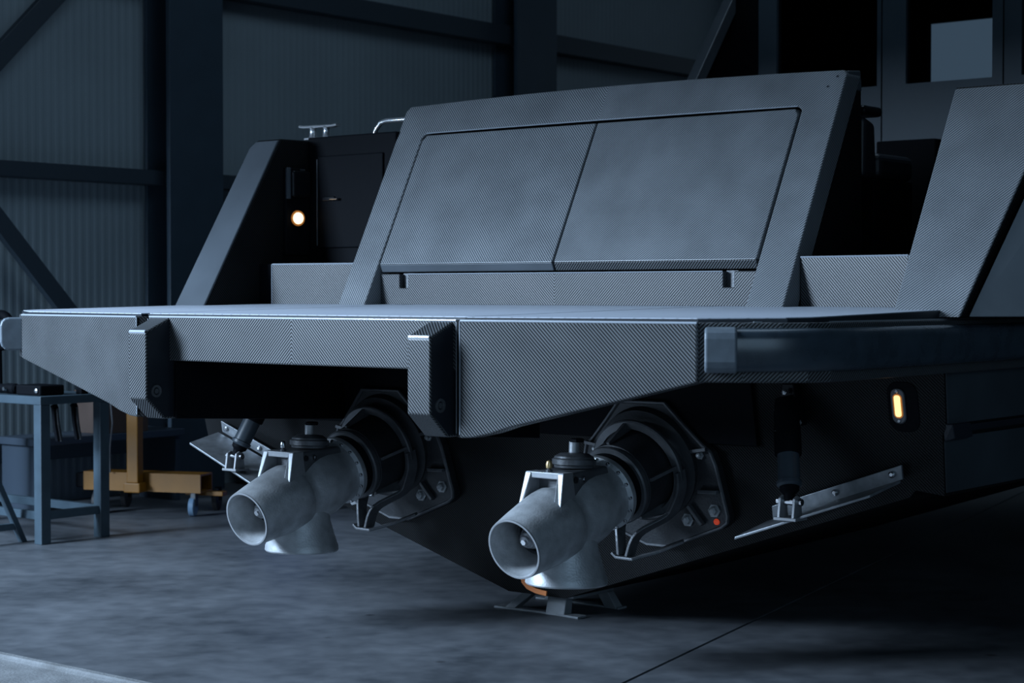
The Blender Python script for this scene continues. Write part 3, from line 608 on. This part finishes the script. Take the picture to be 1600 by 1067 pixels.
# reverse duct under the nozzle
yr = -0.765
B().lathe([(-0.06, 0.100), (0.02, 0.118), (0.07, 0.122), (0.12, 0.130), (0.17, 0.145), (0.22, 0.161), (0.232, 0.166), (0.252, 0.168), (0.258, 0.164), (0.258, 0.155), (0.20, 0.140), (0.10, 0.115)], L(O.x, yr, 0.582), (0, -0.02, -1), 56).build('reverse_duct', 'alu', jet, smooth=True)
# steering housing on top: block, frame legs, cap, post, nipple
hz = 0.785
B().hexa([L(O.x - 0.098, -0.86, 0.66), L(O.x + 0.098, -0.86, 0.66), L(O.x + 0.10, -0.58, 0.66), L(O.x - 0.10, -0.58, 0.66)],
         [L(O.x - 0.094, -0.86, hz), L(O.x + 0.094, -0.86, hz), L(O.x + 0.085, -0.60, hz + 0.01), L(O.x - 0.085, -0.60, hz + 0.01)]).build('steering_housing', 'alu_mid', jet, bevel=0.012, seg=3)
fr = B().box(-0.096, 0.096, -0.915 - O.y, -0.85 - O.y, hz - 0.024 - O.z, hz + 0.002 - O.z).build('frame_crossbar', 'machined', jet, bevel=0.004)
for side in (1, -1):
    a = 0.096 * side; c = 0.066 * side
    B().hexa([L(O.x + a * 1.16, -0.962, 0.592), L(O.x + c * 1.25, -0.970, 0.630), L(O.x + c * 1.1, -0.86, 0.66), L(O.x + a * 1.12, -0.84, 0.64)],
             [L(O.x + a, -0.916, hz), L(O.x + c, -0.916, hz), L(O.x + c, -0.855, hz), L(O.x + a, -0.855, hz)]).build('frame_leg', 'machined', jet, bevel=0.003)
B().lathe([(0, 0.080), (0.010, 0.082), (0.014, 0.090), (0.034, 0.090), (0.039, 0.082), (0.046, 0.080), (0.058, 0.060), (0.062, 0.02)], L(O.x, -0.72, hz + 0.006), (0, 0.05, 1), 40).build('pivot_cap', 'alu_mid', jet, smooth=True)
B().cyl(L(O.x, -0.72, hz + 0.060), L(O.x, -0.718, hz + 0.112), 0.021, 18).build('pivot_post', 'alu', jet, smooth=True)
B().lathe([(0, 0.030), (0.012, 0.030), (0.015, 0.022)], L(O.x + 0.012, -0.715, hz + 0.111), (0, 0, 1), 6).build('pivot_nut', 'black', jet)
nip_b = B().lathe([(0, 0.014), (0.010, 0.014), (0.012, 0.009), (0.016, 0.009)], L(O.x, -0.885, hz), (0, 0, 1), 10).build('nipple_base', 'alu_mid', jet)
nip = B().lathe([(0, 0.008), (0.004, 0.013), (0.018, 0.014), (0.030, 0.010), (0.034, 0.003)], L(O.x, -0.885, hz + 0.014), (0, 0, 1), 14).build('grease_nipple', 'steel', jet, smooth=True)
for yy in (-0.835, -0.785): B().lathe([(0, 0.014), (0.006, 0.013), (0.006, 0.007), (0.002, 0.006)], L(O.x + 0.094, yy, hz - 0.03), (1, 0, 0), 14).build('side_screw', 'steel' if yy > -0.8 else 'alu_dark', jet)
# flange studs and nuts
for x, z, r in ((0.31, 0.585, 0.020), (0.17, 0.535, 0.020), (-0.31, 0.585, 0.02), (-0.17, 0.535, 0.02), (0.0, 0.985, 0.015), (0.27, 0.82, 0.012), (-0.27, 0.82, 0.012)):
    nut = B().lathe([(0, r * 1.5), (0.006, r * 1.5), (0.006, r), (0.022, r * 0.95), (0.026, r * 0.5)], L(O.x + x, yt(z) - 0.045, z), (0, -1, 0), 6).build('flange_nut', 'alu', jet)
jet2 = copy_tree(jet, boat); jet2.location = (-0.76, O.y, O.z)
nip.data = nip.data.copy(); nip.data.materials[0] = M['bronze']
B().lathe([(0, 0.014), (0.008, 0.013), (0.012, 0.006)], L(O.x + 0.315, yt(0.53) - 0.045, 0.538), (0, -1, 0), 14).build('red_plug', 'red', jet)

# ---- cabin
yc = 4.0
def cab_wall():
    q = B(); T = 0.06
    X = [-1.24, -1.093, -0.356, -0.153, 0.430, 0.585, 1.15, 1.5]; 
    # vertical posts full height, rails below and above the two windows and the side light
    def bx(x0, x1, z0, z1): q.box(x0, x1, yc, yc + T, z0, z1)
    bx(-1.24, -1.10, 1.655, 4.0); bx(-0.356, -0.153, 1.655, 4.0); bx(0.430, 0.62, 1.655, 4.0); bx(1.2, 1.5, 1.655, 4.0)
    for x0, x1 in ((-1.10, -0.356), (-0.153, 0.430), (0.62, 1.2)): bx(x0, x1, 1.655, 2.832); bx(x0, x1, 3.75, 4.0)
    return q
cab = P(cab_wall(), 'cabin', 'cabin')
B().box(-1.5, -1.245, yc, yc + 0.06, 1.655, 4.0).build('corner_panel', 'black', cab)
B().box(-0.325, -0.318, yc - 0.004, yc + 0.01, 1.66, 4.0).build('door_seam', 'black', cab)
B().box(0.50, 0.507, yc - 0.004, yc + 0.01, 1.66, 4.0).build('door_seam', 'black', cab)
for x0, x1 in ((-1.10, -0.356), (-0.153, 0.430), (0.62, 1.2)): B().box(x0, x1, yc + 0.025, yc + 0.031, 2.832, 3.75).build('window_pane', 'glass', cab)
B().hexa([(-1.5, 3.05, 2.3), (-1.42, 3.05, 2.3), (-1.42, 3.16, 2.3), (-1.5, 3.16, 2.3)], [(-1.5, 4.35, 4.0), (-1.42, 4.35, 4.0), (-1.42, 4.46, 4.0), (-1.5, 4.46, 4.0)]).build('raked_pillar', 'side', cab, bevel=0.006)
for s in (1, -1): B().xprism([(4.06, 1.655), (4.06, 4.0), (6.3, 4.0), (6.3, 1.655)], s * 1.44, s * 1.5).build('cabin_side', 'black', cab)
B().xprism([(3.16, 2.3), (4.46, 4.0), (4.6, 4.0), (4.6, 1.66), (3.16, 1.66)], -1.5, -1.47).build('wing_panel', 'black', cab)
B().box(-1.55, 1.55, 3.95, 6.5, 4.0, 4.08).build('cabin_roof', 'cabin', cab)
# forward bulkhead with a windscreen opening
q = B()
q.box(-1.44, -1.10, 6.24, 6.3, 1.66, 4.0); q.box(-0.18, 1.44, 6.24, 6.3, 1.66, 4.0); q.box(-1.10, -0.18, 6.24, 6.3, 1.66, 3.10); q.box(-1.10, -0.18, 6.24, 6.3, 3.56, 4.0)
q.build('cabin_front', 'black', cab)
P(B().box(-2.0, 2.0, 4.3, 8.2, 1.4, 1.66), 'foredeck', 'hull')
P(B().box(-0.15, 0.25, 3.6, 4.0, 1.655, 2.44), 'entry_step', 'black', bevel=0.01)

# ================================================================== THINGS AROUND THE BOAT
# keel stand
st = thing('keel_stand', 'low grey steel keel stand with splayed feet under the boat keel', 'stand', (0, 0.25, 0))
B().box(-0.15, 0.15, -0.16, 0.16, 0.082, 0.0995).build('top_plate', 'stand', st, bevel=0.003)
for x0, y0, x1, y1, wd in ((-0.125, -0.13, -0.225, -0.155, 0.030), (0.05, -0.13, 0.06, -0.160, 0.055), (0.125, 0.12, 0.155, 0.155, 0.034), (-0.125, 0.12, -0.225, 0.155, 0.030)):
    B().hexa([(x1 - wd, y1 - 0.03, 0.0), (x1 + wd, y1 - 0.03, 0.0), (x1 + wd, y1 + 0.03, 0.0), (x1 - wd, y1 + 0.03, 0.0)],
             [(x0 - wd, y0 - 0.025, 0.085), (x0 + wd, y0 - 0.025, 0.085), (x0 + wd, y0 + 0.025, 0.085), (x0 - wd, y0 + 0.025, 0.085)]).build('leg', 'stand', st, bevel=0.004)
for sy in (1, -1): B().zprism([(-0.30, 0.16 * sy - 0.035), (-0.05, 0.16 * sy - 0.02), (0.20, 0.16 * sy - 0.035), (0.20, 0.16 * sy + 0.035), (-0.05, 0.16 * sy + 0.02), (-0.30, 0.16 * sy + 0.035)], 0.0, 0.010).build('base_bar', 'stand', st, bevel=0.002)
# a second cradle block further forward
st2 = thing('cradle_block', 'grey cradle block on the floor further forward under the hull', 'block', (1.25, 3.4, 0))
B().box(-0.15, 0.15, -0.1, 0.1, 0.0, 0.40).build('block_body', 'castor', st2, bevel=0.01)
B().box(-0.2, 0.2, -0.14, 0.14, 0.0, 0.03).build('block_foot', 'stand', st2, bevel=0.004)

# workbench
wb = thing('workbench', 'blue grey steel workbench with open frame at the left edge', 'workbench', (-4.3, 0.28, 0))
LX = lambda x: x + 4.3; LY = lambda y: y - 0.28
for x in (-3.80, -5.05):
    for y in (0.06, 0.50):
        B().box(LX(x) - 0.035, LX(x) + 0.035, LY(y) - 0.035, LY(y) + 0.035, 0, 0.835).build('leg', 'bench_paint', wb, bevel=0.004)
B().box(LX(-5.10), LX(-3.76), LY(0.02), LY(0.54), 0.835, 0.885).build('table_top', 'bench_paint', wb, bevel=0.004)
for x in (-3.80, -5.05): B().box(LX(x) - 0.02, LX(x) + 0.02, LY(0.09), LY(0.47), 0.145, 0.195).build('stretcher', 'bench_paint', wb, bevel=0.003)
for y in (0.06, 0.50): B().box(LX(-5.02), LX(-3.83), LY(y) - 0.02, LY(y) + 0.02, 0.145, 0.195).build('stretcher', 'bench_paint', wb, bevel=0.003)
# tools on and under the workbench
tc_ = thing('tool_case', 'flat black tool case with steel catch lying on the workbench', 'case', (-3.95, 0.16, 0.885))
B().box(-0.12, 0.12, -0.09, 0.09, 0, 0.062).build('case_body', 'black', tc_, bevel=0.01)
B().lathe([(0, 0.016), (0.012, 0.014), (0.016, 0.005)], (0.09, -0.09, 0.03), (0.2, -1, 0), 12).build('catch', 'steel', tc_)
gr = thing('hand_grinder', 'long black hand tool lying on the workbench beside the flat case', 'tool', (-4.25, 0.10, 0.885))
B().lathe([(0, 0.02), (0.01, 0.028), (0.2, 0.026), (0.22, 0.032), (0.30, 0.032), (0.31, 0.02)], (-0.16, 0, 0.034), (1, 0, 0), 16).build('tool_body', 'black', gr, smooth=True)
B().cyl((0.09, -0.02, 0.034), (0.09, -0.055, 0.034), 0.012, 10).build('spindle', 'steel', gr)
sb = thing('small_block', 'small upright black block on the far corner of the workbench', 'block', (-3.83, 0.38, 0.885))
B().zprism([(x, y) for x, y in rrect(0.028, 0.028, 0.008)], 0, 0.055).build('block_body', 'black', sb, bevel=0.004)
for i, (x, y, lab) in enumerate(((-3.86, 0.20, 'dark hand clamp hanging under the workbench, nearer the front leg'), (-3.88, 0.36, 'dark hand clamp hanging under the workbench, nearer the rear leg'))):
    h = thing('hand_clamp', lab, 'clamp', (x, y, 0.605), 0, 'clamps under the workbench')
    B().sweep([(0, 0.03, 0.0), (0, 0.01, 0.10), (0, 0, 0.20), (0, -0.01, 0.222)], [(-0.02, -0.012), (0.02, -0.012), (0.02, 0.012), (-0.02, 0.012)], up=(1, 0, 0)).build('clamp_handle', 'black', h, bevel=0.004)
    B().sweep([(0.02, 0.032, 0.0), (0.02, 0.012, 0.10), (0.02, 0.002, 0.20)], [(-0.006, -0.006), (0.006, -0.006), (0.006, 0.006), (-0.006, 0.006)], up=(1, 0, 0)).build('clamp_bar', 'steel', h)
# tall black reel stand at the very left
vs = thing('hose_reel', 'black round hose reel on a post at the left edge behind the workbench', 'reel', (-4.56, 0.30, 0.885))
B().lathe([(0, 0.06), (0.02, 0.06), (0.025, 0.022), (0.34, 0.018)], (0, 0, 0), (0, 0, 1), 16).build('reel_post', 'black', vs, smooth=True)
B().tube([(0.10 * math.cos(t * math.pi / 16), 0.02, 0.38 + 0.10 * math.sin(t * math.pi / 16)) for t in range(32)], 0.03, 10, up=(0, 1, 0), closed=True).build('reel_drum', 'black', vs, smooth=True)
# trestle at lower left
ts = thing('trestle', 'blue grey folding trestle with slanted legs at the lower left edge', 'trestle', (-3.98, -0.22, 0))
for y, z1 in ((0.27, 0), (-0.23, 0)):
    for x in (0, -0.7):
        B().hexa([(x - 0.02, y * 1.0 - 0.02, 0), (x + 0.02, y - 0.02, 0), (x + 0.02, y + 0.02, 0), (x - 0.02, y + 0.02, 0)], [(x - 0.02, y * 0.1 - 0.02, 0.5), (x + 0.02, y * 0.1 - 0.02, 0.5), (x + 0.02, y * 0.1 + 0.02, 0.5), (x - 0.02, y * 0.1 + 0.02, 0.5)]).build('leg', 'bench_paint', ts, bevel=0.003)
for x in (0, -0.7): B().box(x - 0.015, x + 0.015, -0.19, 0.23, 0.08, 0.12).build('spreader', 'bench_paint', ts, bevel=0.003)
B().box(-0.78, 0.06, -0.05, 0.05, 0.5, 0.56).build('top_beam', 'bench_paint', ts, bevel=0.004)

# yellow hoist
ho = thing('floor_hoist', 'yellow steel floor hoist with upright mast on castors', 'hoist', (-4.52, 1.44, 0), R(22))
def chan(q, x0, x1, y0, y1, z0, z1, t):
    q.box(x0, x1, y0, y0 + t, z0, z1); q.box(x0, x1, y1 - t, y1, z0, z1); q.box(x0, x1, y0 + t, y1 - t, z0, z0 + t); q.box(x0, x1, y0 + t, y1 - t, z1 - t, z1); return q
chan(B(), -0.42, 0.46, -0.09, 0.09, 0.16, 0.285, 0.012).build('base_beam', 'yellow', ho)
B().box(-0.06, 0.06, -0.19, -0.09, 0.16, 0.225).build('mast_socket', 'yellow', ho, bevel=0.006)
B().box(-0.042, 0.042, -0.18, -0.10, 0.225, 0.85).build('mast', 'yellow', ho, bevel=0.006)
B().box(0.30, 0.58, 0.0, 0.07, 0.135, 0.165).build('outrigger_leg', 'yellow', ho, bevel=0.004)
B().box(-0.5, -0.42, -0.06, 0.06, 0.17, 0.27).build('end_block', 'black', ho, bevel=0.01)
for x, y, m in ((0.40, -0.06, 'castor'), (-0.30, -0.10, 'tyre'), (-0.30, 0.3, 'tyre'), (0.40, 0.3, 'tyre')):
    rr = 0.065 if m == 'castor' else 0.08
    cs = B().box(x - 0.02, x + 0.02, y - 0.022, y + 0.022, 0.07, 0.165).build('castor_fork', 'alu_mid' if m == 'castor' else 'black', ho, bevel=0.006)
    B().lathe([(-0.02, rr * 0.9), (-0.014, rr), (0.014, rr), (0.02, rr * 0.9)], (x - 0.01, y, rr), (1, 0.2, 0), 20).build('castor_wheel', m, ho, smooth=True)
B().tube([(-0.20, -0.12, 0.285), (-0.205, -0.11, 0.45), (-0.19, -0.1, 0.62), (-0.21, -0.1, 0.82)], 0.006, 8, up=(0, 1, 0)).build('pump_lever', 'alu_mid', ho, smooth=True)
# drum, cabinet, cardboard box by the wall
dm = thing('oil_drum', 'dark blue steel drum standing behind the trim tab', 'drum', (-3.95, 2.35, 0))
B().lathe([(0, 0.27), (0.015, 0.28), (0.03, 0.275), (0.27, 0.275), (0.285, 0.285), (0.30, 0.275), (0.56, 0.275), (0.575, 0.285), (0.59, 0.275), (0.80, 0.275), (0.815, 0.28), (0.825, 0.27), (0.81, 0.262), (0.81, 0.05)], (0, 0, 0), (0, 0, 1), 40).build('drum_shell', 'blue', dm, smooth=True)
B().lathe([(0, 0.03), (0.012, 0.03), (0.014, 0.02)], (0.15, 0.1, 0.81), (0, 0, 1), 14).build('bung', 'steel', dm)
cb = thing('parts_cabinet', 'dark blue grey parts cabinet against the corrugated wall', 'cabinet', (-5.2, 3.6, 0))
B().box(-0.25, 0.25, -0.45, 0.45, 0.04, 0.95).build('cabinet_body', 'cabinet', cb, bevel=0.006)
for y0, y1 in ((-0.43, -0.01), (0.01, 0.43)):
    dd = B().box(0.25, 0.268, y0, y1, 0.08, 0.92).build('cabinet_door', 'cabinet', cb, bevel=0.004)
    B().box(0.268, 0.285, (y1 - 0.05 if y0 < 0 else y0 + 0.03), (y1 - 0.03 if y0 < 0 else y0 + 0.05), 0.5, 0.62).build('door_handle', 'steel', dd, bevel=0.003)
cx = thing('cardboard_box', 'brown cardboard box on a low shelf behind the workbench', 'box', (-5.1, 1.62, 0.52))
B().box(-0.16, 0.16, -0.2, 0.2, 0, 0.30).build('box_body', 'cardboard', cx, bevel=0.004)
B().box(-0.16, 0.16, -0.004, 0.004, 0.295, 0.302).build('tape', 'cardboard', cx)
sh = thing('wall_shelf', 'dark low steel shelf along the wall behind the workbench', 'shelf', (-5.15, 1.55, 0))
B().box(-0.22, 0.22, -0.7, 0.6, 0.47, 0.52).build('shelf_board', 'cabinet', sh, bevel=0.004)
for y in (-0.65, 0.55): B().box(-0.2, 0.2, y - 0.02, y + 0.02, 0, 0.47).build('shelf_side', 'cabinet', sh)
